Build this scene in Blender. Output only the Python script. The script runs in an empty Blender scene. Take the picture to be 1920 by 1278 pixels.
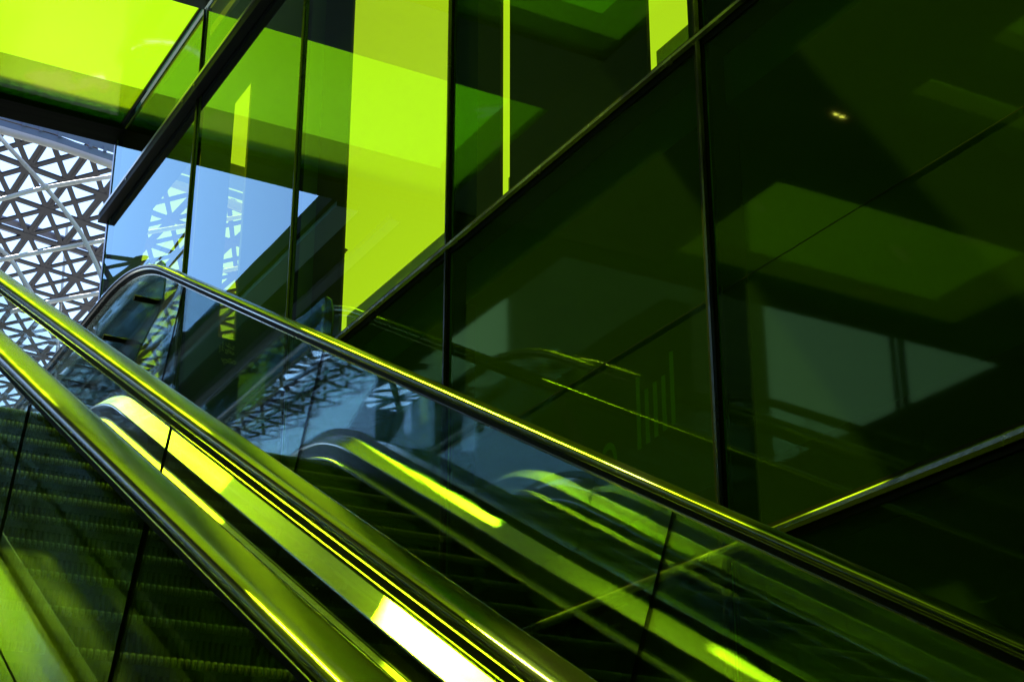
import bpy, math, random
from mathutils import Vector
random.seed(7)
sc = bpy.context.scene
col = sc.collection
R = math.radians

# ------------------------------------------------------------------ camera
# world axes: +X across (towards the glass wall), +Y along the wall (away), +Z up, eye at origin
cam_d = bpy.data.cameras.new('camera')
cam = bpy.data.objects.new('camera', cam_d); col.objects.link(cam)
cam_d.sensor_width = 36; cam_d.lens = 58.76
cam_d.clip_start = 0.05; cam_d.clip_end = 2000
cam.location = (0, 0, 0)
cam.rotation_euler = (R(90+22.8), 0, R(-29.3))
sc.camera = cam

# ------------------------------------------------------------------ light
SUN_EL, SUN_HEAD = 56.0, -6.5            # heading measured from +Y towards +X
world = bpy.data.worlds.new("World"); sc.world = world
world.use_nodes = True
wn = world.node_tree
bg = wn.nodes['Background']
sky = wn.nodes.new('ShaderNodeTexSky'); sky.sky_type = 'NISHITA'
sky.sun_disc = False; sky.sun_elevation = R(SUN_EL); sky.sun_rotation = R(SUN_HEAD)
sky.air_density = 1.0; sky.dust_density = .3; sky.ozone_density = 3.0
wn.links.new(sky.outputs[0], bg.inputs[0]); bg.inputs[1].default_value = 0.15
sd = bpy.data.lights.new('sun', 'SUN'); sd.energy = 5.0; sd.angle = R(0.5); sd.color = (1, .99, .94)
sun = bpy.data.objects.new('sun', sd); col.objects.link(sun)
h, e = R(SUN_HEAD), R(SUN_EL)
sdir = Vector((math.sin(h)*math.cos(e), math.cos(h)*math.cos(e), math.sin(e)))
sun.rotation_euler = sdir.to_track_quat('Z', 'Y').to_euler()
sun.location = (4, 20, 30)
sc.view_settings.view_transform = 'Standard'
sc.view_settings.look = 'None'
sc.view_settings.gamma = 1
sc.view_settings.exposure = 1.4
sc.render.engine = 'CYCLES'
sc.cycles.max_bounces = 14; sc.cycles.transparent_max_bounces = 32
sc.cycles.glossy_bounces = 8; sc.cycles.transmission_bounces = 8; sc.cycles.diffuse_bounces = 3
sc.cycles.sample_clamp_indirect = 6
sc.cycles.caustics_reflective = False; sc.cycles.caustics_refractive = False

# ------------------------------------------------------------------ helpers
def tag(o, label=None, cat=None, group=None, kind=None):
    if label: o['label'] = label
    if cat: o['category'] = cat
    if group: o['group'] = group
    if kind: o['kind'] = kind
    return o
def empty(name, loc=(0, 0, 0), label=None, cat=None, group=None, kind=None):
    o = bpy.data.objects.new(name, None); col.objects.link(o); o.location = loc
    return tag(o, label, cat, group, kind)
class MB:
    def __init__(s): s.v = []; s.f = []; s.m = []
    def poly(s, pts, mi=0):
        b = len(s.v); s.v += [tuple(p) for p in pts]; s.f.append(tuple(range(b, b+len(pts)))); s.m.append(mi)
    def box(s, x0, x1, y0, y1, z0, z1, mi=0):
        b = len(s.v)
        s.v += [(x, y, z) for x in (x0, x1) for y in (y0, y1) for z in (z0, z1)]
        for q in ((0, 1, 3, 2), (4, 6, 7, 5), (0, 4, 5, 1), (2, 3, 7, 6), (0, 2, 6, 4), (1, 5, 7, 3)):
            s.f.append(tuple(b+i for i in q)); s.m.append(mi)
    def prism(s, a, bb, mi=0):
        """two matching rings joined"""
        n = len(a); k = len(s.v); s.v += [tuple(p) for p in a]+[tuple(p) for p in bb]
        s.f.append(tuple(k+i for i in range(n))[::-1]); s.m.append(mi)
        s.f.append(tuple(k+n+i for i in range(n))); s.m.append(mi)
        for i in range(n):
            j = (i+1) % n
            s.f.append((k+i, k+j, k+n+j, k+n+i)); s.m.append(mi)
    def sweep(s, rings, closed=True, cap=True, mi=0, mis=None):
        n = len(rings[0]); k = len(s.v)
        for r in rings: s.v += [tuple(p) for p in r]
        for a in range(len(rings)-1):
            for i in range(n if closed else n-1):
                j = (i+1) % n
                s.f.append((k+a*n+i, k+a*n+j, k+(a+1)*n+j, k+(a+1)*n+i)); s.m.append(mis[i] if mis else mi)
        if cap and closed:
            s.f.append(tuple(k+i for i in range(n))[::-1]); s.m.append(mi)
            s.f.append(tuple(k+(len(rings)-1)*n+i for i in range(n))); s.m.append(mi)
    def tube(s, pts, r, n=12, mi=0):
        pts = [Vector(p) for p in pts]; rings = []
        for i, p in enumerate(pts):
            t = (pts[min(i+1, len(pts)-1)]-pts[max(i-1, 0)]).normalized()
            u = t.cross(Vector((0, 0, 1)));
            if u.length < .01: u = Vector((1, 0, 0))
            u.normalize(); w = u.cross(t)
            rr = r[i] if isinstance(r, (list, tuple)) else r
            rings.append([p+u*math.cos(2*math.pi*k/n)*rr+w*math.sin(2*math.pi*k/n)*rr for k in range(n)])
        s.sweep(rings, mi=mi)
    def build(s, name, mats, parent=None, smooth=False, bevel=0, **kw):
        me = bpy.data.meshes.new(name); me.from_pydata(s.v, [], s.f)
        for m in (mats if isinstance(mats, (list, tuple)) else [mats]): me.materials.append(m)
        me.polygons.foreach_set('material_index', s.m)
        me.validate(); me.update()
        if smooth:
            me.polygons.foreach_set('use_smooth', [True]*len(me.polygons))
            try: me.set_sharp_from_angle(angle=R(35))
            except Exception: pass
        o = bpy.data.objects.new(name, me); col.objects.link(o)
        if parent: o.parent = parent
        if bevel:
            b = o.modifiers.new('b', 'BEVEL'); b.width = bevel; b.segments = 2; b.limit_method = 'ANGLE'
        return tag(o, **kw)

# ------------------------------------------------------------------ materials
def mat(name):
    m = bpy.data.materials.new(name); m.use_nodes = True
    nt = m.node_tree; nt.nodes.clear(); out = nt.nodes.new('ShaderNodeOutputMaterial')
    return m, nt, out
def N(nt, t, **k):
    n = nt.nodes.new(t)
    for a, b in k.items(): setattr(n, a, b)
    return n
def pbr(name, base, rough=.5, metal=0, spec=.5, noise=0, nscale=8, bump=0, bscale=40, stretch=(1, 1, 1), rvar=0):
    m, nt, out = mat(name)
    p = N(nt, 'ShaderNodeBsdfPrincipled')
    p.inputs['Base Color'].default_value = (*base, 1); p.inputs['Roughness'].default_value = rough
    p.inputs['Metallic'].default_value = metal; p.inputs['Specular IOR Level'].default_value = spec
    tc = N(nt, 'ShaderNodeTexCoord'); mp = N(nt, 'ShaderNodeMapping'); mp.inputs['Scale'].default_value = stretch
    nt.links.new(tc.outputs['Object'], mp.inputs[0])
    if noise or rvar:
        n = N(nt, 'ShaderNodeTexNoise'); n.inputs['Scale'].default_value = nscale; n.inputs['Detail'].default_value = 5
        nt.links.new(mp.outputs[0], n.inputs[0])
        if noise:
            r = N(nt, 'ShaderNodeValToRGB')
            r.color_ramp.elements[0].position = .3; r.color_ramp.elements[1].position = .7
            r.color_ramp.elements[0].color = (*[c*(1-noise) for c in base], 1)
            r.color_ramp.elements[1].color = (*[min(1, c*(1+noise)) for c in base], 1)
            nt.links.new(n.outputs[0], r.inputs[0]); nt.links.new(r.outputs[0], p.inputs['Base Color'])
        if rvar:
            mr = N(nt, 'ShaderNodeMapRange'); mr.inputs[1].default_value = .3; mr.inputs[2].default_value = .7
            mr.inputs[3].default_value = max(.02, rough-rvar); mr.inputs[4].default_value = rough+rvar
            nt.links.new(n.outputs[0], mr.inputs[0]); nt.links.new(mr.outputs[0], p.inputs['Roughness'])
    if bump:
        n2 = N(nt, 'ShaderNodeTexNoise'); n2.inputs['Scale'].default_value = bscale; n2.inputs['Detail'].default_value = 3
        nt.links.new(mp.outputs[0], n2.inputs[0])
        b = N(nt, 'ShaderNodeBump'); b.inputs['Strength'].default_value = bump; b.inputs['Distance'].default_value = .01
        nt.links.new(n2.outputs[0], b.inputs['Height']); nt.links.new(b.outputs[0], p.inputs['Normal'])
    nt.links.new(p.outputs[0], out.inputs[0])
    return m
def sheet_glass(name, tint, k=1.0, power=1.0, rmax=.9, gtint=(1, 1, 1), wave=0, wscale=2.0, stretch=(1, 1, 1), rough=0.0, ior=1.5, base=0.0, dirt=0.0, film=.004):
    """clear or tinted sheet: Fresnel reflection over a coloured see-through body"""
    m, nt, out = mat(name)
    fr = N(nt, 'ShaderNodeFresnel'); fr.inputs['IOR'].default_value = ior
    tr = N(nt, 'ShaderNodeBsdfTransparent'); tr.inputs[0].default_value = (*tint, 1)
    gl = N(nt, 'ShaderNodeBsdfGlossy'); gl.inputs['Color'].default_value = (*gtint, 1); gl.inputs['Roughness'].default_value = rough
    a = N(nt, 'ShaderNodeMath', operation='POWER'); a.inputs[1].default_value = power
    b = N(nt, 'ShaderNodeMath', operation='MULTIPLY_ADD'); b.inputs[1].default_value = k; b.inputs[2].default_value = base
    c = N(nt, 'ShaderNodeMath', operation='MINIMUM'); c.inputs[1].default_value = rmax
    nt.links.new(fr.outputs[0], a.inputs[0]); nt.links.new(a.outputs[0], b.inputs[0]); nt.links.new(b.outputs[0], c.inputs[0])
    mx = N(nt, 'ShaderNodeMixShader')
    nt.links.new(c.outputs[0], mx.inputs[0]); nt.links.new(tr.outputs[0], mx.inputs[1]); nt.links.new(gl.outputs[0], mx.inputs[2])
    tc = N(nt, 'ShaderNodeTexCoord'); mp = N(nt, 'ShaderNodeMapping'); mp.inputs['Scale'].default_value = stretch
    nt.links.new(tc.outputs['Object'], mp.inputs[0])
    if wave:
        n = N(nt, 'ShaderNodeTexNoise'); n.inputs['Scale'].default_value = wscale; n.inputs['Detail'].default_value = 1.0
        nt.links.new(mp.outputs[0], n.inputs[0])
        bp = N(nt, 'ShaderNodeBump'); bp.inputs['Strength'].default_value = 1.0; bp.inputs['Distance'].default_value = wave
        nt.links.new(n.outputs[0], bp.inputs['Height'])
        nt.links.new(bp.outputs[0], gl.inputs['Normal'])
    last = mx
    if dirt:
        n = N(nt, 'ShaderNodeTexNoise'); n.inputs['Scale'].default_value = 38; n.inputs['Detail'].default_value = 6; n.inputs['Roughness'].default_value = .75
        nt.links.new(tc.outputs['Object'], n.inputs[0])
        r = N(nt, 'ShaderNodeMapRange'); r.inputs[1].default_value = .68; r.inputs[2].default_value = .80; r.inputs[3].default_value = film; r.inputs[4].default_value = dirt
        nt.links.new(n.outputs[0], r.inputs[0])
        d = N(nt, 'ShaderNodeBsdfDiffuse'); d.inputs[0].default_value = (.27, .5, .2, 1)  # green haze put in as colour to lift dark panes, plus dirt specks
        m2 = N(nt, 'ShaderNodeMixShader'); nt.links.new(r.outputs[0], m2.inputs[0]); nt.links.new(mx.outputs[0], m2.inputs[1]); nt.links.new(d.outputs[0], m2.inputs[2])
        last = m2
    nt.links.new(last.outputs[0], out.inputs[0])
    return m

M_black = pbr('black_powder_coat', (.006, .006, .006), .6, 0, .12, bump=.04, bscale=60)
M_frame = pbr('black_mullion', (.07, .075, .065), .22, .85, .7, bump=.08, bscale=25, rvar=.08)
M_pier = pbr('black_pier', (.006, .014, .006), .9, noise=.3, nscale=1)
M_frame2 = pbr('transom_metal', (.34, .35, .30), .22, .9, .7, bump=.08, bscale=25, rvar=.08)
M_inside = pbr('dark_interior', (.05, .13, .04), .85, noise=.3, nscale=1.2)
M_interior2 = pbr('interior_plaster', (.035, .05, .03), .9, noise=.15, nscale=2)
M_soffit = pbr('dark_soffit', (.012, .014, .012), .35, .0, .5, noise=.4, nscale=1.5, stretch=(1, 6, 1))
M_fascia = pbr('canopy_fascia', (.007, .010, .004), .8, 0, .03, noise=.5, nscale=5, stretch=(.15, 3, 3))
M_rubber = pbr('black_rubber', (.03, .033, .028), .17, 0, 1.0, bump=.03, bscale=180, rvar=.035, nscale=14, stretch=(3, 1, 1))
M_steel = pbr('brushed_steel', (.64, .64, .61), .21, 1, .5, noise=.06, nscale=30, stretch=(1, .03, .03), rvar=.03)
M_steel2 = pbr('satin_steel', (.42, .43, .40), .30, 1, .5, noise=.1, nscale=30, bump=.05, bscale=90, stretch=(1, .03, .03))
M_steel3 = pbr('worn_steel', (.72, .72, .68), .16, 1, .5, noise=.12, nscale=12, stretch=(1, .1, .1), rvar=.06)
M_skirt = pbr('dark_skirt', (.02, .021, .02), .25, .3, .5, bump=.03, bscale=90, stretch=(1, .05, .05), rvar=.06)
M_step = pbr('step_metal', (.10, .105, .095), .38, .5, .5, noise=.2, nscale=20)
M_nose = pbr('step_nose_glint', (.40, .41, .38), .35, .4, .5)  # lighter colour stands in for canopy reflections on the nose teeth
M_lat = pbr('lattice_paint', (.018, .020, .030), .6, 0, .15, noise=.05, nscale=2)
M_tube2 = pbr('pale_tube_paint', (.62, .61, .58), .45, noise=.08, nscale=3)
M_tube = pbr('tube_paint', (.5, .5, .5), .45, noise=.08, nscale=3)
M_blue = pbr('bluegrey_beam_paint', (.16, .18, .30), .5, noise=.08, nscale=2)
M_pave = pbr('paving', (.28, .27, .25), .8, noise=.2, nscale=.6, bump=.2, bscale=6)
M_clad = pbr('dark_cladding', (.018, .02, .018), .3, .3, .5, noise=.3, nscale=2)
M_far = pbr('facade_panel', (.010, .016, .010), .8, 0, .06, noise=.2, nscale=.8)
M_gedge = pbr('glass_edge', (.45, .72, .60), .15, 0, .8)
M_vinyl = pbr('vinyl_letter', (.6, .8, .3), .6)
M_ghost = pbr('reflected_letter', (.16, .2, .14), .7)
M_bal = sheet_glass('balustrade_glass', (.93, .965, .945), k=.62, gtint=(.82, .92, .97), wave=.0002, wscale=2.2, stretch=(1, .6, 2.2), dirt=.03, film=.001)
M_bal2 = sheet_glass('near_balustrade_glass', (.93, .965, .945), k=.20, power=1.0, gtint=(.82, .93, .97), wave=.00018, wscale=2.2, stretch=(1, .6, 2.2), dirt=.03, film=.008)
M_barrier = sheet_glass('barrier_glass', (.90, .96, .93), k=1.8, gtint=(.9, 1, .97))

# lime canopy glass
def lime(name, tint, frit=False):
    m, nt, out = mat(name)
    tc = N(nt, 'ShaderNodeTexCoord')
    tr = N(nt, 'ShaderNodeBsdfTransparent')
    tl = N(nt, 'ShaderNodeBsdfTranslucent'); tl.inputs[0].default_value = (tint[0]*.8, tint[1]*.9, .005, 1)
    gl = N(nt, 'ShaderNodeBsdfGlossy'); gl.inputs['Roughness'].default_value = .12
    fr = N(nt, 'ShaderNodeFresnel'); fr.inputs[0].default_value = 1.5
    # wet stains: warped noise threshold
    n = N(nt, 'ShaderNodeTexNoise'); n.inputs['Scale'].default_value = 1.9; n.inputs['Detail'].default_value = 7; n.inputs['Distortion'].default_value = .7
    nt.links.new(tc.outputs['Object'], n.inputs[0])
    mr = N(nt, 'ShaderNodeMapRange'); mr.inputs[1].default_value = .62; mr.inputs[2].default_value = .635; mr.inputs[3].default_value = 0; mr.inputs[4].default_value = .8
    nt.links.new(n.outputs[0], mr.inputs[0])
    mixc = N(nt, 'ShaderNodeMixRGB'); mixc.inputs[1].default_value = (*tint, 1)
    mixc.inputs[2].default_value = (min(1, tint[0]*1.2), tint[1], tint[2]+.35, 1)
    nt.links.new(mr.outputs[0], mixc.inputs[0])
    last = mixc
    # soft broad tone variation
    n3 = N(nt, 'ShaderNodeTexNoise'); n3.inputs['Scale'].default_value = .5; n3.inputs['Detail'].default_value = 2
    nt.links.new(tc.outputs['Object'], n3.inputs[0])
    m3 = N(nt, 'ShaderNodeMapRange'); m3.inputs[1].default_value = .35; m3.inputs[2].default_value = .65; m3.inputs[3].default_value = .97; m3.inputs[4].default_value = 1.02
    nt.links.new(n3.outputs[0], m3.inputs[0])
    mul = N(nt, 'ShaderNodeVectorMath', operation='SCALE'); nt.links.new(last.outputs[0], mul.inputs[0]); nt.links.new(m3.outputs[0], mul.inputs['Scale'])
    last = mul
    if frit:
        v = N(nt, 'ShaderNodeTexNoise'); v.inputs['Scale'].default_value = 20; v.inputs['Detail'].default_value = 2
        nt.links.new(tc.outputs['Object'], v.inputs[0])
        q = N(nt, 'ShaderNodeMapRange'); q.inputs[1].default_value = .44; q.inputs[2].default_value = .54; q.inputs[3].default_value = .5; q.inputs[4].default_value = 1
        nt.links.new(v.outputs[0], q.inputs[0])
        mu2 = N(nt, 'ShaderNodeVectorMath', operation='SCALE'); nt.links.new(last.outputs[0], mu2.inputs[0]); nt.links.new(q.outputs[0], mu2.inputs['Scale'])
        last = mu2
    nt.links.new(last.outputs[0], tr.inputs[0])
    m1 = N(nt, 'ShaderNodeMixShader'); m1.inputs[0].default_value = .08
    nt.links.new(tr.outputs[0], m1.inputs[1]); nt.links.new(tl.outputs[0], m1.inputs[2])
    m2 = N(nt, 'ShaderNodeMixShader'); fm = N(nt, 'ShaderNodeMath', operation='MULTIPLY'); fm.inputs[1].default_value = .25
    nt.links.new(fr.outputs[0], fm.inputs[0]); nt.links.new(fm.outputs[0], m2.inputs[0])
    nt.links.new(m1.outputs[0], m2.inputs[1]); nt.links.new(gl.outputs[0], m2.inputs[2])
    nt.links.new(m2.outputs[0], out.inputs[0])
    return m
# two faces per panel, so each face carries the square root of the wanted tint
M_lime = lime('lime_glass', (.765, .94, .08))
M_frit = lime('lime_glass_fritted', (.38, .86, .06), frit=True)

# ------------------------------------------------------------------ setting
g = MB(); g.box(-600, 600, -600, 900, -6.4, -6.0); g.build('ground', M_pave, kind='structure')
g = MB(); g.box(-9, 2.83, 8.9, 30, 2.6, 3.02); g.build('landing', pbr('landing_stone', (.07, .075, .07), .5, noise=.2, nscale=3), kind='structure')

# ------------------------------------------------------------------ escalator geometry
SL = .547; TH = math.atan(SL); CU, CZ, RR = 8.81, 1.65, 2.3
CT, ST = math.cos(TH), math.sin(TH)
def path(n, u0=-2.5, u1=11.0, seg=14):
    """(y,z) points of the line offset by n (perpendicular, + up) from the handrail line"""
    r = RR+n; pts = []
    ya, za = CU-r*ST, CZ+r*CT
    d = (ya-u0)
    pts.append((u0, za-d*SL))
    for k in range(1, 9): pts.append((u0+d*k/9, za-d*(1-k/9)*SL))
    for k in range(seg+1):
        a = TH*(1-k/seg); pts.append((CU-r*math.sin(a), CZ+r*math.cos(a)))
    pts.append((u1, CZ+r))
    return pts
def extrude(profile, x0, u0=-2.5, u1=11.0, side=1):
    """profile: list of (dx, dn)"""
    cols = [path(n, u0, u1) for dx, n in profile]
    return [[(x0+side*profile[i][0], cols[i][k][0], cols[i][k][1]) for i in range(len(profile))] for k in range(len(cols[0]))]

def rail_parts(x, parent, u0=-2.5):
    pr = []
    for k in range(28):
        a = 2*math.pi*k/28
        c, s_ = math.cos(a), math.sin(a)
        pr.append((.042*math.copysign(abs(c)**.5, c), .019+.017*math.copysign(abs(s_)**.8, s_)))
    m = MB(); m.sweep(extrude(pr, x, u0)); h_ = m.build('handrail', M_rubber, parent, smooth=True)
    m = MB(); m.sweep(extrude([(-.026, .003), (-.026, -.010), (.026, -.010), (.026, .003)], x, u0)); m.build('rail_track', M_black, parent)
    m = MB(); m.sweep(extrude([(-.013, -.0102), (-.014, -.016), (-.011, -.020), (.011, -.020), (.014, -.016), (.013, -.0102)], x, u0)); m.build('rail_trim', M_frame, parent, smooth=True)
    return h_
def glass_parts(x, parent, joints, u0=-2.5):
    """balustrade panes between handrail and deck, cut perpendicular to the slope"""
    top, bot = -.018, -.70
    js = [-2.4]+joints+[99]
    for a, b in zip(js[:-1], js[1:]):
        def pt(s, n):
            # s measured along the slope line; past the knuckle it runs on along the arc and the level
            zt = -.55
            s_end = (CU-RR*ST)/CT + 0    # slope length where the arc starts
            s0 = (CU-RR*ST)*CT+(CZ+RR*CT)*ST
            if s <= s0:
                y = CT*(s)-ST*(-.55*CT+n); 
                yy = s*CT-(n-.55*CT)*ST; zz = s*ST+(n-.55*CT)*CT
                return yy, zz
            arc = RR*TH
            if s <= s0+arc:
                a_ = TH*(1-(s-s0)/arc); r = RR+n
                return CU-r*math.sin(a_), CZ+r*math.cos(a_)
            return CU+(s-s0-arc), CZ+RR+n
        e_ = min(b, 11.6)
        ss = [a+.002]; 
        k = a+.002
        while k < e_-.12: k += .12; ss.append(min(k, e_-.002))
        ss[-1] = e_-.002
        m = MB(); rings = []
        for s in ss:
            t, bo = pt(s, top), pt(s, bot)
            rings.append([(x-.003, *bo), (x-.003, *t), (x+.003, *t), (x+.003, *bo)])
        m.sweep(rings, mis=[0, 1, 0, 1], mi=1)
        m.build('glass_panel', [M_bal if x > 2 else M_bal2, M_black], parent)
def bolts(x, parent, sgn):
    pass
def inner_deck(x, parent, sgn, u0=-2.5):
    """sgn: direction towards the steps. clamp strip, sloping steel deck, dark skirt, bright ledge"""
    m = MB(); m.sweep(extrude([(.008, -.635), (.013, -.635), (.013, -.650), (.017, -.650), (.017, -.662), (.022, -.662), (.022, -.72), (.008, -.72)], x, u0, side=sgn)); m.build('glass_clamp', M_skirt, parent)
    y0 = u0
    m = MB(); m.sweep(extrude([(.022, -.675), (.098, -.731), (.100, -.736), (.098, -.742), (.022, -.72)], x, u0, side=sgn)); m.build('inner_deck', M_steel, parent)
    m = MB(); m.sweep(extrude([(.090, -.742), (.094, -.742), (.099, -.805), (.102, -.808), (.110, -.95), (.06, -.95)], x, u0, side=sgn)); m.build('skirt', M_skirt, parent)
    m = MB(); m.sweep(extrude([(.100, -.812), (.122, -.822), (.124, -.832), (.112, -.842), (.102, -.842)], x, u0, side=sgn)); m.build('skirt_ledge', M_steel, parent, smooth=True)
    # small screws along the skirt
    s = .4
    while s < 8.0:
        yy = s*CT-(-.772-.55*CT)*ST; zz = s*ST+(-.772-.55*CT)*CT
        xx = x+sgn*.0965
        for k in (0, .035):
            m = MB(); m.tube([(xx-.002*sgn, yy+k, zz+k*SL), (xx+.004*sgn, yy+k, zz+k*SL)], .0035, 8)
            m.build('screw', M_steel, parent)
        s += 1.64

# step mesh with cleats (shared)
STEP_W = 1.04
def step_mesh():
    m = MB()
    dy, dz = .357, .357*SL
    w = STEP_W/2
    m.box(-w, w, 0.012, dy, -.05, -.010)             # tread body
    m.box(-w, w, 0.045, .055, -dz-.02, -.05)          # riser body
    n = 52
    for i in range(n):
        x = -w+(i+.5)*STEP_W/n; hw = STEP_W/n*.27
        m.box(x-hw, x+hw, 0.006, dy-.002, -.010, -.002)       # tread cleat
        # riser ridge, bowed back under the nose
        pr = [(.012, -.03), (.006, -.03), (.014, -.09), (.030, -.15), (.038, -dz-.02), (.05, -dz-.02), (.05, -.03)]
        m.prism([(x-hw, y, z) for y, z in pr], [(x+hw, y, z) for y, z in pr])
        # nose tooth
        pr = [(-.016, -.006), (-.010, .002), (.012, .002), (.012, -.024), (-.006, -.024), (-.016, -.016)]
        hw2 = hw*.75
        m.prism([(x-hw2, y, z) for y, z in pr], [(x+hw2, y, z) for y, z in pr], 1)
    me = bpy.data.meshes.new('step'); me.from_pydata(m.v, [], m.f); me.materials.append(M_step); me.materials.append(M_nose); me.polygons.foreach_set('material_index', m.m); me.update()
    return me
STEP = step_mesh()
def steps(xc, parent, phase=4.576, k0=-16, k1=14):
    zr = path(-.834)
    for k in range(k0, k1):
        y = phase+.357*k
        z = None
        for (ya, za), (yb, zb) in zip(zr[:-1], zr[1:]):
            if ya <= y <= yb: z = za+(zb-za)*(y-ya)/(yb-ya)
        if z is None: continue
        o = bpy.data.objects.new('step', STEP); col.objects.link(o); o.parent = parent; o.location = (xc, y, z)

XA, XB, XC, XZ = .705, 1.0, 2.28, -.575
# --- the photographer's escalator
E1 = empty('escalator', (0, 0, 0), 'escalator nearest the camera, its wide lime-reflecting handrail crossing the lower left corner', 'escalator', 'escalators side by side under the canopy')
rail_parts(XA, E1); rail_parts(XZ, E1)
glass_parts(XA, E1, [-.1, .9, 2.43, 3.44, 5.9, 8.2]); glass_parts(XZ, E1, [.9, 3.44, 5.9, 8.2])
inner_deck(XA, E1, -1); inner_deck(XZ, E1, 1)
m = MB(); m.sweep(extrude([(-.16, -.675), (-.008, -.675), (-.008, -.72), (-.16, -.72)], XZ)); m.build('outer_deck', M_steel, E1)
m = MB(); m.sweep(extrude([(.008, -.675), (.142, -.675), (.142, -.70), (.008, -.70)], XA)); m.build('outer_deck', M_steel3, E1)
m = MB(); m.sweep(extrude([(-.10, -.71), (-.10, -1.5), (1.37, -1.5), (1.37, -.71), (1.32, -.71), (1.32, -1.1), (-.05, -1.1), (-.05, -.71)], XZ)); m.build('truss_cladding', M_clad, E1)
steps((XA+XZ)/2, E1, k0=-16, k1=12)
# --- the middle escalator, next to the wall
E2 = empty('escalator', (0, 0, 0), 'escalator beside the glass wall, its far handrail curving level below the lattice roof', 'escalator', 'escalators side by side under the canopy')
rail_parts(XB, E2); rail_parts(XC, E2)
glass_parts(XB, E2, [.85, 3.43, 6.0, 8.2]); glass_parts(XC, E2, [.8, 3.43, 6.05, 8.16])
inner_deck(XB, E2, 1); inner_deck(XC, E2, -1)
m = MB(); m.sweep(extrude([(-.146, -.675), (-.008, -.675), (-.008, -.70), (-.146, -.70)], XB)); m.build('outer_deck', M_steel3, E2)
m = MB(); m.sweep(extrude([(.008, -.675), (.13, -.675), (.13, -.72), (.008, -.72)], XC)); m.build('outer_deck', M_steel2, E2)
m = MB(); m.sweep(extrude([(-.12, -.73), (-.12, -1.5), (1.40, -1.5), (1.40, -.73), (1.35, -.73), (1.35, -1.1), (-.05, -1.1), (-.05, -.73)], XB)); m.build('truss_cladding', M_clad, E2)
steps((XB+XC)/2, E2)
m = MB(); m.sweep(extrude([(.14, -.80), (.535, -.80), (.535, -.9), (.14, -.9)], XC))
m.build('side_cover', M_clad, E2)

# --- glass barriers past the newels
def barrier(x, label):
    t = empty('glass_barrier', (x, 8.0, 3.0), label, 'glass barrier', 'glass barriers between the escalators and the wall')
    P = [(11.0, 3.925), (8.12, 3.915), (8.05, 3.905), (7.985, 3.86), (7.955, 3.79), (7.95, 3.72), (7.965, 3.64), (8.02, 3.585), (8.14, 3.55), (8.32, 3.48), (8.6, 3.36), (8.9, 3.24), (11.0, 3.24)]
    m = MB(); n = len(P)
    a = [(-.005, y-8, z-3) for y, z in P]; b = [(.005, y-8, z-3) for y, z in P]
    m.v += a+b
    m.f.append(tuple(range(n))[::-1]); m.m.append(0); m.f.append(tuple(range(n, 2*n))); m.m.append(0)
    for i in range(n):
        j = (i+1) % n; m.f.append((i, j, n+j, n+i)); m.m.append(1)
    m.build('glass_panel', [M_barrier, M_gedge], t)
    for (y, z) in ((8.06, 3.66), (8.62, 3.64), (9.3, 3.6)):
        q = MB(); q.tube([(-.13, y-8, z-3), (-.015, y-8, z-3), (-.014, y-8, z-3), (.012, y-8, z-3), (.022, y-8, z-3)], [.016, .016, .023, .023, .018], 16)
        q.build('standoff', M_black, t, smooth=True)
barrier(2.345, 'clear glass barrier with a curved end behind the handrail nearest the wall')
barrier(.853, 'clear glass barrier with a curved end, above the gap between the two escalators')

# ------------------------------------------------------------------ green glass wall
XW = 2.83
UM = [-1.6, .18, 1.98, 3.78, 5.58, 7.37, 9.2, 11.2]
ZT = [-5.9, -2.1, -.45, 1.307, 3.045, 5.70, 6.36]
wall = empty('glass_wall', (XW, 11.2, 3.0), 'tall wall of dark green tinted panes in black frames rising along the right of the escalators', 'glass wall')
OX, OY, OZ = XW, 11.2, 3.0
def wp(key, **k): return sheet_glass('pane_'+key, **k)
G = (.60, .86, 1)
T = (.68, .72, .005)
P_up = {}
P_up[6] = wp('near_end', tint=T, k=1.3, power=.95, gtint=G, wave=.0016, wscale=.9, stretch=(1, .8, .8))
P_up[5] = wp('second', tint=T, k=1.4, power=.95, gtint=G, wave=.0008, wscale=.8, dirt=.04)
P_up[4] = wp('third', tint=T, k=1.75, power=.95, gtint=G, wave=.0006, wscale=.7, dirt=.05, film=.02)
P_up[3] = wp('fourth', tint=T, k=1.25, power=1.15, gtint=(.36, 1, .42), wave=.0006, wscale=.7, dirt=.05, film=.03)
P_up[2] = wp('fifth', tint=(.3, .5, .008), k=.35, power=1.1, gtint=G, wave=.0006, wscale=.7, dirt=.09, film=.07)
P_low = wp('lower', tint=(.3, .6, .05), k=.45, power=1.0, rough=.03, gtint=(.62, 1, .26), wave=.0007, wscale=.7, dirt=.12, film=.10)
P_wavy = wp('wavy', tint=T, k=1.3, power=.95, gtint=G, wave=.07, wscale=1.3, stretch=(1, .6, 4.2))
P_back = sheet_glass('pane_back', (1, 1, 1), k=0)
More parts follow.
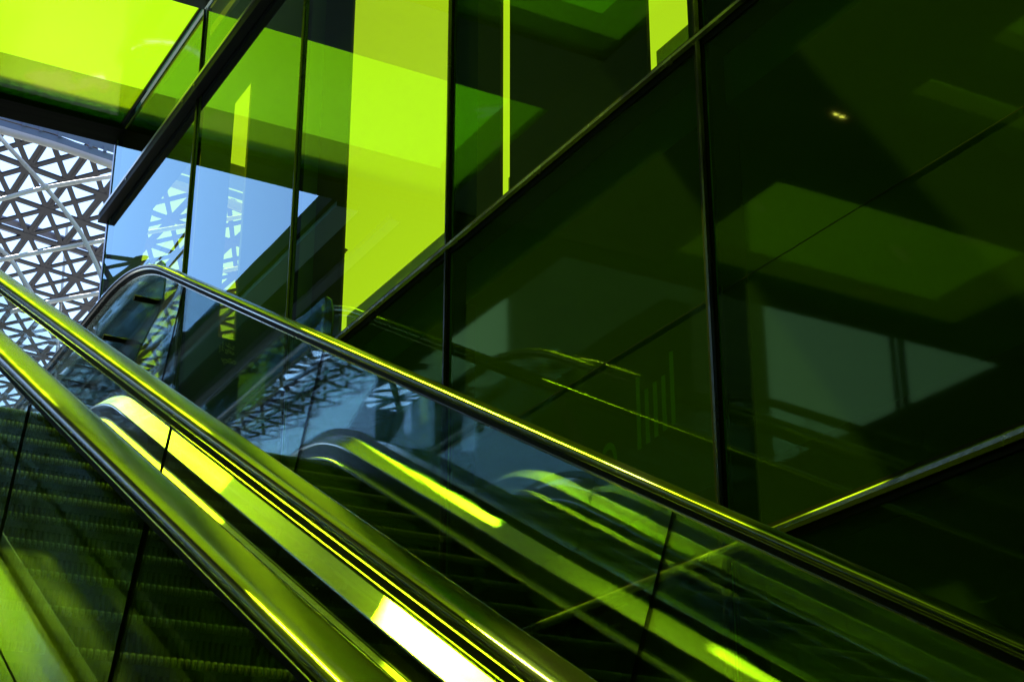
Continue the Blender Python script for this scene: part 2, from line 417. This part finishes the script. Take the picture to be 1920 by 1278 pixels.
for i in range(len(UM)-1):
    for j in range(len(ZT)-1):
        a, b = UM[i]+.012, UM[i+1]-.012
        c, d = ZT[j]+.012, ZT[j+1]-.012
        front = P_low if j <= 3 else P_up.get(i, P_up[2])
        m = MB(); x0, x1 = 0, .012
        y0, y1, z0, z1 = a-OY, b-OY, c-OZ, d-OZ
        if i == 6 and j == 4:
            # the end pane: flat above, rippled below
            zs = 4.92-OZ
            m.poly([(x0, y0, z0), (x0, y0, zs), (x0, y1, zs-.12), (x0, y1, z0)], 0)
            m.poly([(x0, y0, zs), (x0, y0, z1), (x0, y1, z1), (x0, y1, zs-.12)], 2)
        elif i == 6 and j <= 3:
            m.poly([(x0, y0, z0), (x0, y0, z1), (x0, y1, z1), (x0, y1, z0)], 0)
        else:
            m.poly([(x0, y0, z0), (x0, y0, z1), (x0, y1, z1), (x0, y1, z0)], 0)
        m.poly([(x1, y0, z0), (x1, y1, z0), (x1, y1, z1), (x1, y0, z1)], 1)
        for q in (((x0, y0, z0), (x1, y0, z0), (x1, y0, z1), (x0, y0, z1)), ((x0, y1, z0), (x0, y1, z1), (x1, y1, z1), (x1, y1, z0)),
                  ((x0, y0, z1), (x1, y0, z1), (x1, y1, z1), (x0, y1, z1)), ((x0, y0, z0), (x0, y1, z0), (x1, y1, z0), (x1, y0, z0))):
            m.poly(q, 3)
        m.build('pane', [P_wavy if (i == 6 and j == 4) else front, P_back, P_up.get(i, P_low), M_gedge], wall)
# mullions: slim rounded cap outside, deep fin behind the glass
for u in UM[:-1]:
    m = MB()
    lo, hi = ZT[0]-OZ, ZT[-1]-OZ
    w = .005 if u > 6 else .011
    segs = [(ZT[k]+.016, ZT[k+1]-.016) for k in range(len(ZT)-1)]
    for a, b in segs:
        ring = lambda z: [(.0, u-w-OY, z-OZ), (-.010, u-w-OY, z-OZ), (-.018, u-w*.5-OY, z-OZ), (-.018, u+w*.5-OY, z-OZ), (-.010, u+w-OY, z-OZ), (.0, u+w-OY, z-OZ)]
        m.prism(ring(a), ring(b))
    m.build('mullion', M_frame, wall, smooth=False)
    g_ = .002 if u > 6 else .024
    m = MB(); m.box(-.0032, -.0003, u-w-g_*.4-OY, u+w+g_-OY, lo, hi); m.build('mullion_gasket', M_black, wall)
    m = MB(); dpt = .10 if u < 7 else .02; hf = .028 if u < 7 else .010
    m.box(.0145, .0145+dpt, u-hf-OY, u+hf-OY, lo, hi); m.build('mullion_fin', M_black, wall)
for z in ZT[1:-2]:
    m = MB()
    for a, b in zip(UM[:-1], UM[1:]):
        ring = lambda y: [(.0, y-OY, z-.015-OZ), (-.012, y-OY, z-.015-OZ), (-.022, y-OY, z-.006-OZ), (-.022, y-OY, z+.006-OZ), (-.012, y-OY, z+.015-OZ), (.0, y-OY, z+.015-OZ)]
        m.prism(ring(a), ring(b))
    m.build('transom', M_frame2, wall)
    m = MB(); m.box(-.004, -.0006, UM[0]-OY, 9.18-OY, z-.036-OZ, z+.030-OZ); m.build('transom_gasket', M_black, wall)
    m = MB(); m.box(.0155, .0155+.11, UM[0]-OY, UM[-1]-OY, z-.03-OZ, z+.03-OZ); m.build('transom_fin', M_black, wall)
# thick head beam proud of the glass, with a bright trim and bolts
zb = 5.70
m = MB()
m.prism([(-.065, -9.0, zb-.045-OZ), (-.065, -9.0, zb+.03-OZ), (-.0, -9.0, zb+.03-OZ), (-.0, -9.0, zb-.045-OZ)], [(-.065, .06, zb-.045-OZ), (-.065, .06, zb+.03-OZ), (-.0, .06, zb+.03-OZ), (-.0, .06, zb-.045-OZ)])
m.build('head_beam', M_black, wall, bevel=.004)
m = MB(); m.box(-.072, -.0655, -9.0, .03, zb+.012-OZ, zb+.034-OZ); m.build('beam_trim', M_steel2, wall)
m = MB(); m.box(.0145, .06, -9.0, .06, zb-.06-OZ, zb+.04-OZ); m.build('beam_backing', M_black, wall)
for y in (10.55, 9.33, 9.1, 7.3):
    m = MB(); m.tube([(-.0655, y-OY, zb-.012-OZ), (-.074, y-OY, zb-.012-OZ)], .008, 10); m.build('bolt', M_steel, wall)
# end post of the wall
m = MB(); m.box(-.006, .05, .0, .035, ZT[0]-OZ, ZT[-1]-OZ); m.build('end_post', pbr('end_post_metal', (.10, .12, .20), .25, .7), wall)
m = MB(); m.box(-.0016, -.0004, 1.98-OY, 9.1-OY, 2.1135-OZ, 2.115-OZ); m.build('pane_joint', M_black, wall)

# lettering on the inside of the glass, seen from behind
def text(body, loc, size, rot, m, parent, name, bold=0):
    cu = bpy.data.curves.new(name, 'FONT'); cu.body = body; cu.size = size; cu.extrude = .001; cu.offset = bold
    o = bpy.data.objects.new(name+'_tmp', cu); col.objects.link(o)
    dg = bpy.context.evaluated_depsgraph_get(); me = bpy.data.meshes.new_from_object(o.evaluated_get(dg))
    bpy.data.objects.remove(o); me.materials.append(m)
    q = bpy.data.objects.new(name, me); col.objects.link(q)
    q.rotation_euler = rot; q.location = loc
    if parent: q.parent = parent
    return q

# ------------------------------------------------------------------ building behind the wall
inn = empty('inner_building', (5.2, 8, 0), 'dark interior behind the green glass with tall narrow openings to the sky', 'building')
def rel(m): m.v = [(x-5.2, y-8, z) for x, y, z in m.v]; return m
# back wall with three tall openings (u ranges), sill at 5.84
ops = [(7.06, 7.508), (9.30, 9.445), (10.30, 12.33)]
ztop = 11
m = MB(); m.box(5.2, 5.225, -6, 12.997, -6, 5.638); rel(m).build('wall', M_pier, inn)
edges = [-6]+[q for o in ops for q in o]+[12.997]
for a, b in zip(edges[0::2], edges[1::2]):
    m = MB(); m.box(5.2, 5.225, a, b, 5.64, ztop); rel(m).build('pier', M_pier, inn)
M_sill = sheet_glass('sill_glass', (.30, .36, .2), k=.3)
for a, b in ops:
    m = MB(); m.box(5.27, 5.285, a, b, 5.64, 5.84); rel(m).build('sill_glass', M_sill, inn)
# end wall with two openings
EU = 13.0
def yz(p): return p
S0 = [(4.06, 7.50), (3.667, 6.78), (3.60, 6.2), (3.62, 4.9), (3.83, 4.9), (3.86, 5.6), (4.06, 5.7)]
S1 = [(4.339, 8.073), (4.339+.0, 5.70), (4.50, 5.708), (4.50, 8.353)]
m = MB()
def ew(x0, x1, z0, z1=None):
    t0, t1 = (z1, z1) if z1 else (2.27*x0, 2.27*x1)
    m.prism([(x0, EU, z0), (x1, EU, z0), (x1, EU, t1), (x0, EU, t0)], [(x0, EU+.05, z0), (x1, EU+.05, z0), (x1, EU+.05, t1), (x0, EU+.05, t0)])
ew(3.33, 3.60, -6)
ew(3.60, 3.86, -6, 4.9); ew(3.86, 4.06, -6, 5.65)
q = [(3.60, 6.2), (3.667, 6.78), (4.06, 7.50), (4.06, 2.27*4.06), (3.60, 2.27*3.6)]
m.prism([(x, EU, z) for x, z in q], [(x, EU+.05, z) for x, z in q])
ew(4.06, 4.345, -6); ew(4.345, 4.50, -6, 5.70)
q = [(4.345, 8.05), (4.50, 8.34), (4.50, 2.27*4.5), (4.345, 2.27*4.345)]
m.prism([(x, EU, z) for x, z in q], [(x, EU+.05, z) for x, z in q])
ew(4.50, 5.26, -6)
rel(m).build('end_wall', M_inside, inn)
m = MB(); m.box(2.90, 5.198, -6, 13, 2.80, 2.98); rel(m).build('floor', M_inside, inn)
m = MB(); m.prism([(2.90, y, 6.45) for y in (-6,)]+[(5.4, -6, 11.25), (5.4, -6, 11.4), (2.90, -6, 6.55)], [(2.90, 11.1, 6.45), (5.4, 11.1, 11.25), (5.4, 11.1, 11.4), (2.90, 11.1, 6.55)]); rel(m).build('roof', M_inside, inn)
m = MB(); zr_ = lambda x: 6.45+(x-2.9)*1.92  # unseen roof piece added to keep the sun off the piers
m.prism([(3.95, 11.103, zr_(3.95)), (5.4, 11.103, zr_(5.4)), (5.4, 11.103, zr_(5.4)+.15), (3.95, 11.103, zr_(3.95)+.1)], [(3.95, 13.1, zr_(3.95)), (5.4, 13.1, zr_(5.4)), (5.4, 13.1, zr_(5.4)+.15), (3.95, 13.1, zr_(3.95)+.1)]); rel(m).build('roof_sun_stop', M_inside, inn)
m = MB(); m.box(2.90, 5.198, -6.1, -6.003, -6, ztop); rel(m).build('wall', M_inside, inn)

# sign in the opening, read from the other side
sg = empty('notice_sign', (4.45, 12.97, 5.35), 'small green lettered notice inside the glass, its letters reversed', 'sign')
def put(body, x, z, size):
    q = text(body, (x-4.45, 0, z-5.35), size, (R(90), 0, 0), M_vinyl, sg, 'lettering', .002)
    q.scale = (-1, 1, 1)
put('olicy', 4.515, 5.46, .072)
m = MB()
def stroke(pts, w=.008):
    for a, b in zip(pts[:-1], pts[1:]):
        ax, az = a; bx, bz = b; L = math.hypot(bx-ax, bz-az); nx, nz = -(bz-az)/L*w/2, (bx-ax)/L*w/2
        ex, ez = (bx-ax)/L*w/2, (bz-az)/L*w/2
        m.prism([(ax-ex+nx, -.001, az-ez+nz), (bx+ex+nx, -.001, bz+ez+nz), (bx+ex-nx, -.001, bz+ez-nz), (ax-ex-nx, -.001, az-ez-nz)],
                [(ax-ex+nx, .001, az-ez+nz), (bx+ex+nx, .001, bz+ez+nz), (bx+ex-nx, .001, bz+ez-nz), (ax-ex-nx, .001, az-ez-nz)])
def ar(px, py):       # sign drawing grid -> local metres
    return ((px-655)*.00038, .30-(py-340)*.00042)
for s_ in ([(560, 365), (565, 415), (600, 415), (600, 430), (740, 470)], [(628, 350), (632, 420)], [(720, 410), (750, 400), (725, 455)],
           [(565, 495), (605, 495), (605, 540), (560, 540), (565, 495)], [(605, 540), (600, 585), (555, 575)], [(638, 480), (645, 560)],
           [(680, 520), (690, 562), (745, 585), (740, 535)], [(480, 345), (488, 450), (472, 535)], [(415, 440), (428, 525)], [(412, 560), (418, 566)]):
    stroke([ar(*p) for p in s_])
m.build('arabic_lettering', M_vinyl, sg)

# reflection of a sign, modelled as big faint letters behind the lower panes
bl = empty('reflected_lettering', (2.86, 4.3, 1.9), 'large faint ghosted letters and strokes standing in for a sign reflected in the dark pane below the handrail reflection', 'lettering')
bl.location.y = 4.33; bl.location.z = 1.83; bl.scale = (1, .65, .6)
def faint(pts_list, closed=False):
    pass
def bar(y0, y1, z0, z1):
    m = MB(); m.prism([(0, y0, z0), (0, y1, z0), (0, y1, z1), (0, y0, z1)], [(.002, y0, z0), (.002, y1, z0), (.002, y1, z1), (.002, y0, z1)])
    m.build('letter', M_ghost, bl)
for k in range(5):
    y = -.10-.075*k
    bar(y, y-.034, -.10+.01*k, .21+.01*k+(.10 if k in (0, 4) else 0))
m = MB(); n = 24; rings = []
for k in range(n+1):
    a = 2*math.pi*k/n
    f_ = lambda r, x: (x, .17+.075*r*math.cos(a), -.075+.105*r*math.sin(a))
    rings.append([f_(1, 0), f_(1, .002), f_(.62, .002), f_(.62, 0)])
m.sweep(rings, cap=False)
m.build('letter', M_ghost, bl)

# ------------------------------------------------------------------ lime canopy
ZC = 6.36
can = empty('glass_canopy', (1.5, 9, ZC), 'canopy of lime green glass panels between dark beams overhead, water stains on one panel', 'canopy')
def crel(m): m.v = [(x-1.5, y-9, z-ZC) for x, y, z in m.v]; return m
def cbox(name, x0, x1, y0, y1, z0, z1, mt, **k):
    m = MB(); m.box(x0, x1, y0, y1, z0, z1); return crel(m).build(name, mt, can, **k)
XL = .17
bays = [(XL, 2.82, [(9.23, 10.86), (6.45, 8.47), (4.1, 6.0), (1.6, 3.6), (-1.0, 1.1)]),
        (-5.30, -2.01, [(9.28, 10.86), (7.51, 8.01), (5.4, 7.21), (1.9, 4.6)])]
for bi, (x0, x1, pans) in enumerate(bays):
    for a, b in pans: cbox('glass_panel', x0, x1, a, b, ZC+.03, ZC+.045, M_lime)
    cbox('fritted_strip', x0, x1, 10.86, 11.0, ZC+.03, ZC+.045, M_frit)
    ed = [-6.0]+[q for p in sorted(pans) for q in p]
    for a, b in zip(ed[0::2], ed[1::2]): cbox('beam', x0, x1, a, b, ZC, ZC+.40, M_soffit)
cbox('soffit', -2.0, XL-.003, -6, 11.0, ZC+.0, ZC+.40, M_soffit)
cbox('soffit', -7.0, -5.303, -6, 11.0, ZC+.0, ZC+.40, M_soffit)
m = MB()
pr = [(11.003, ZC-.02), (11.27, ZC-.02), (11.29, ZC+.01), (11.29, ZC+.36), (11.003, ZC+.36)]
m.prism([(-7.0, y, z) for y, z in pr], [(3.2, y, z) for y, z in pr]); crel(m).build('fascia', M_fascia, can)
m = MB(); m.box(2.796, 2.812, -6, 11.0, ZC+.012, ZC+.03); crel(m).build('edge_channel', M_black, can)

M_lamp = bpy.data.materials.new('lamp_glow'); M_lamp.use_nodes = True
_p = M_lamp.node_tree.nodes['Principled BSDF']; _p.inputs['Emission Color'].default_value = (1, .66, .25, 1); _p.inputs['Emission Strength'].default_value = 40
for lx, ly, lab in ((-1.70, 8.21, 'small lit warm downlight in the ceiling, the nearer of the mirrored pair'), (-1.765, 8.217, 'small lit warm downlight in the ceiling, the further of the mirrored pair')):
    t = empty('downlight', (lx, ly, ZC), lab, 'ceiling light', 'lit downlights mirrored in the dark pane')
    m = MB(); m.tube([(0, 0, -.002), (0, 0, -.012), (.0001, 0, -.016)], [.024, .024, .020], 16); m.build('ring', M_black, t, smooth=True)
    m = MB(); m.tube([(0, 0, -.0165), (.0001, 0, -.020)], [.014, .010], 16); m.build('lamp', M_lamp, t, smooth=True)

# bridge deck above the landing (its dark underside mirrors in the glass)
M_rib = pbr('dark_blue_rib', (.03, .035, .05), .6)
br = empty('upper_bridge', (0, 13.5, ZC), 'dark underside of a bridge beyond the canopy, mirrored as dark bands in the glass', 'bridge')
m = MB(); m.box(-1.2, 1.0, 11.30, 17.0, ZC, ZC+.17); m.v = [(x, y-13.5, z-ZC) for x, y, z in m.v]; m.build('slab', M_far, br)
for xx in (.42, -.1, -.75):
    m = MB(); m.box(xx-.05, xx+.05, 11.31, 16.9, ZC-.05, ZC-.002); m.v = [(x, y-13.5, z-ZC) for x, y, z in m.v]; m.build('rib', M_rib, br)
for xx in (.86,):
    m = MB(); m.box(xx-.10, xx+.10, 11.31, 16.9, ZC-.05, ZC-.002); m.v = [(x, y-13.5, z-ZC) for x, y, z in m.v]; m.build('rib', pbr('teal_rib', (.06, .16, .10), .4), br)

# facing building on the left, with parapet and brick tower
lb = empty('facing_building', (-5.5, 5, 0), 'dark panelled building opposite the glass wall, mirrored faintly in it', 'building')
m = MB(); m.box(-9, -5.4, -8, 25, -6, 5.86); m.v = [(x+5.5, y-5, z) for x, y, z in m.v]; m.build('facade', M_far, lb)
m = MB(); m.box(-5.9, -5.2, 15.5, 30, -6, 8.5); m.v = [(x+5.5, y-5, z) for x, y, z in m.v]; m.build('upper_sky_block', M_far, lb)  # block added to darken the sky mirrored in the balustrade glass
for k in range(9):
    m = MB(); y = -6+k*2.4; m.box(-5.395, -5.33, y, y+.12, -6, 5.80); m.v = [(x+5.5, y_-5, z) for x, y_, z in m.v]; m.build('fin', M_black, lb)
def brick():
    mm, nt, out = mat('brick')
    tc = N(nt, 'ShaderNodeTexCoord'); b = N(nt, 'ShaderNodeTexBrick'); p = N(nt, 'ShaderNodeBsdfPrincipled')
    mp = N(nt, 'ShaderNodeMapping'); mp.inputs['Rotation'].default_value = (R(90), 0, 0)
    b.inputs['Color1'].default_value = (.16, .17, .13, 1); b.inputs['Color2'].default_value = (.12, .13, .10, 1); b.inputs['Mortar'].default_value = (.26, .27, .22, 1)
    b.inputs['Scale'].default_value = 1.6
    nt.links.new(tc.outputs['Object'], mp.inputs[0]); nt.links.new(mp.outputs[0], b.inputs[0]); nt.links.new(b.outputs[0], p.inputs['Base Color']); p.inputs['Roughness'].default_value = .8
    nt.links.new(p.outputs[0], out.inputs[0]); return mm
tw = MB(); tw.box(-.27, .27, -.3, .3, -9, 3.5)
tw.build('brick_tower', brick(), None, label='brick pier standing beyond the canopy edge, mirrored in the right hand panes', cat='brick pier').location = (-4.4, 13.2, 4.0)
pm = MB(); pm.box(-.02, .02, -.03, .03, -9, 3); pm.box(.10, .12, -.03, .03, -9, 3)
pm.build('canopy_post', M_black, None, label='slim double post under the canopy edge opposite the glass wall', cat='post').location = (-4.9, 11.15, 3.3)
dt = empty('distant_sky_block', (-10, 35, -6), 'added blue grey block far beyond the canopy, hiding sky in the balustrade reflections', 'building')  # added far block, cuts off low sky from the balustrade reflections
M_dt = pbr('sky_block_face', (.03, .04, .07), .5, 0, .15)
m = MB(); m.box(-5.5, 5.0, -2, 3, 0, 19.5); m.build('facade', M_dt, dt)
M_sky_block = pbr('pale_sky_block', (.10, .15, .16), .8, 0, .1, noise=.3, nscale=.15)
m = MB(); m.box(-11.2, -5.503, -1, 3, 0, 32); m.build('sky_block_annex', M_sky_block, dt)  # added to fade sky mirrored mid-wall; pale colour imitates its remaining tint
for k in range(9):
    m = MB(); m.box(-5.5, 5.05, -2.06, -2.003, 1.5+2*k, 1.9+2*k); m.build('floor_band', M_far, dt)
for k in range(7):
    m = MB(); m.box(-5.4+1.6*k, -5.28+1.6*k, -2.12, -2.063, .5, 19.4); m.build('fin', M_black, dt)
# added wall behind the photographer, shuts out sky light from the rear
rh = empty('rear_sky_block', (0, -6, 0), 'added dark wall behind the foot of the escalators, shutting out sky light', 'building')
m = MB(); m.box(-9, 5.4, -.6, -.1, -6, 6.35); m.build('wall', M_inside, rh)
m = MB(); m.box(-2, 1.6, -.098, -.05, -6, -3.2); m.build('doorway', M_interior2, rh)

# ------------------------------------------------------------------ lattice roof
lat = empty('lattice_roof', (3.9, 18.3, 9.2), 'grey triangulated metal lattice roof against pale sky at the left edge', 'lattice roof')
P0 = Vector((3.871, 18.273, 9.192)); A = Vector((.489, .248, .069)); B = Vector((.033, 1.041, .120))
ND = A.cross(B).normalized()
if ND.z < 0: ND = -ND
def LP(i, j): return P0+A*(i-1)+B*(j-1)-Vector((3.9, 18.3, 9.2))
TH_ = .02
def flat(m, pts, up=0.0):
    m.prism([p+ND*up for p in pts], [p+ND*(up+TH_) for p in pts])
def barij(m, a, b, w, up=0.0):
    """a,b in lattice coordinates, w width in lattice units"""
    dx, dy = b[0]-a[0], b[1]-a[1]; L = math.hypot(dx, dy); nx, ny = -dy/L*w/2, dx/L*w/2
    flat(m, [LP(a[0]+nx, a[1]+ny), LP(b[0]+nx, b[1]+ny), LP(b[0]-nx, b[1]-ny), LP(a[0]-nx, a[1]-ny)], up)
I0, I1, J1 = -26, 9, 22
def jmin(i):
    v = 3.87+.489*(i-1)
    return -1 if v > 2.2 else (3 if v > .4 else 6+int(max(0, -6-i)*.1))
for i in range(I0, I1):
    m = MB()
    js = jmin(i)
    # seam: two strips with a slot between
    barij(m, (i+.052, js), (i+.052, J1), .082, .004); barij(m, (i-.052, js), (i-.052, J1), .082, .004)
    if js < 2: barij(m, (i, js), (i, 2), .03, .008)
    for j in range(js, J1 if i < 3 else 15):
        if j % 2 == 0: 
            barij(m, (i-.06, j), (i+.06, j), .10, .001)
        barij(m, (i, j), (i+1, j), .12)
        barij(m, (i, j), (i+1, j+1), .115, .002)
        barij(m, (i, j+1), (i+1, j), .115, .003)
        # hub plate
        r = .20
        flat(m, [LP(i+r*math.cos(math.pi*k/6), j+r*math.sin(math.pi*k/6)) for k in range(12)], .005)
        r = .09
        flat(m, [LP(i+.5+r*math.cos(math.pi*k/4), j+.5+r*math.sin(math.pi*k/4)) for k in range(8)], .006)
    m.build('lattice_panel', M_lat, lat)
# deep purlins behind
for j in (2, 7, 12):
    ia = -1 if j == 2 else I0
    m = MB(); barij(m, (ia, j), (I1, j), .20, .09); barij(m, (ia, j+.16), (I1, j+.16), .05, .03); m.build('purlin', M_blue, lat)
# tube bracing in front of the lattice: each end given as (x,y,z) in the world
def W(x, y, z): return (x-3.9, y-18.3, z-9.2)
tubes = [([(2.30, 14.5, 8.033), (2.546, 14.5, 8.026), (3.059, 14.5, 8.006), (3.374, 14.5, 7.981), (3.643, 14.5, 7.941), (4.410, 14.5, 7.882), (5.386, 14.5, 7.748)], .047),
 ([(2.267, 14.8, 8.406), (2.610, 14.8, 8.101), (3.101, 14.8, 7.680), (3.417, 14.8, 7.363), (3.551, 14.8, 7.182), (3.730, 14.8, 6.862), (3.870, 14.8, 6.496)], .022),
 ([(2.267, 14.8, 7.219), (2.687, 14.8, 7.445), (3.101, 14.8, 7.680), (3.731, 14.8, 7.970), (4.872, 14.8, 8.467)], .022),
 ([(2.598, 15.2, 7.279), (2.821, 15.2, 7.120), (2.923, 15.2, 7.046), (3.066, 15.2, 6.873), (3.237, 15.2, 6.637), (3.364, 15.2, 6.427)], .022),
 ([(2.361, 14.9, 6.645), (2.860, 14.9, 6.906), (3.575, 14.9, 7.230), (4.294, 14.9, 7.552), (5.180, 14.9, 7.936)], .022),
 ([(3.076, 15.6, 6.660), (3.390, 15.6, 6.827), (3.932, 15.6, 7.053), (4.714, 15.6, 7.380), (5.463, 15.6, 7.708)], .022)]
def smoothpts(pts, n=5):
    out = []
    for i in range(len(pts)-1):
        p = [Vector(pts[max(0, min(len(pts)-1, i+k))]) for k in (-1, 0, 1, 2)]
        for q in range(n):
            t = q/n
            out.append(.5*((2*p[1])+(-p[0]+p[2])*t+(2*p[0]-5*p[1]+4*p[2]-p[3])*t*t+(-p[0]+3*p[1]-3*p[2]+p[3])*t**3))
    out.append(Vector(pts[-1])); return out
for pts, r in tubes:
    m = MB(); m.tube([W(*p) for p in smoothpts(pts)], r, 14); m.build('brace_tube', M_tube2 if r > .03 else M_tube, lat, smooth=True)
for p in [(3.096, 14.78, 7.677), (3.545, 14.82, 7.19), (2.90, 15.1, 7.0), (3.28, 15.5, 6.72)]:
    m = MB(); x, y, z = W(*p); m.tube([(x, y-.03, z), (x, y-.02, z), (x, y+.02, z), (x, y+.03, z)], [.012, .030, .030, .012], 12); m.build('tube_node', M_tube, lat, smooth=True)
m = MB(); m.tube([W(4.974, 22, 10.9), W(5.153, 22, 5)], .02, 10); m.build('rod', M_tube, lat)
def strip(name, top, bot, th, mt):
    m = MB()
    rings = []
    for a, b in zip(top, bot):
        (x, y, z), (x2, y2, z2) = W(*a), W(*b)
        rings.append([(x, y, z), (x, y+th, z), (x2, y2+th, z2), (x2, y2, z2)])
    m.sweep(rings); return m.build(name, mt, lat)
p1a = [(2.3, 14.2, 8.052), (2.472, 14.2, 8.049), (2.973, 14.2, 8.048), (3.570, 14.2, 8.029), (4.573, 14.2, 7.988), (5.369, 14.2, 7.944)]
p1b = [(2.3, 14.2, 7.979), (2.480, 14.2, 7.974), (2.983, 14.2, 7.952), (3.582, 14.2, 7.903), (4.583, 14.2, 7.847), (5.378, 14.2, 7.788)]
p2a = [(2.3, 14.2, 7.961), (2.483, 14.2, 7.957), (2.985, 14.2, 7.936), (3.584, 14.2, 7.883), (4.585, 14.2, 7.827), (5.379, 14.2, 7.767)]
p2b = [(2.3, 14.2, 7.902), (2.489, 14.2, 7.899), (2.992, 14.2, 7.874), (3.590, 14.2, 7.812), (4.590, 14.2, 7.754), (5.384, 14.2, 7.681)]
strip('edge_channel', [(x, y, z+.13) for x, y, z in p1a], p1b, .006, M_blue); strip('edge_channel', p2a, p2b, .006, M_blue)
for x, z in ((2.70, 7.955), (2.86, 7.945), (3.04, 7.93), (3.34, 7.90), (3.48, 7.89), (3.9, 7.865)):
    m = MB(); m.box(-.016, .016, -.012, .004, -.012, .05); m.v = [(a+x-3.9, b+14.18-18.3, c+z-9.2) for a, b, c in m.v]; m.build('bracket', M_blue, lat)
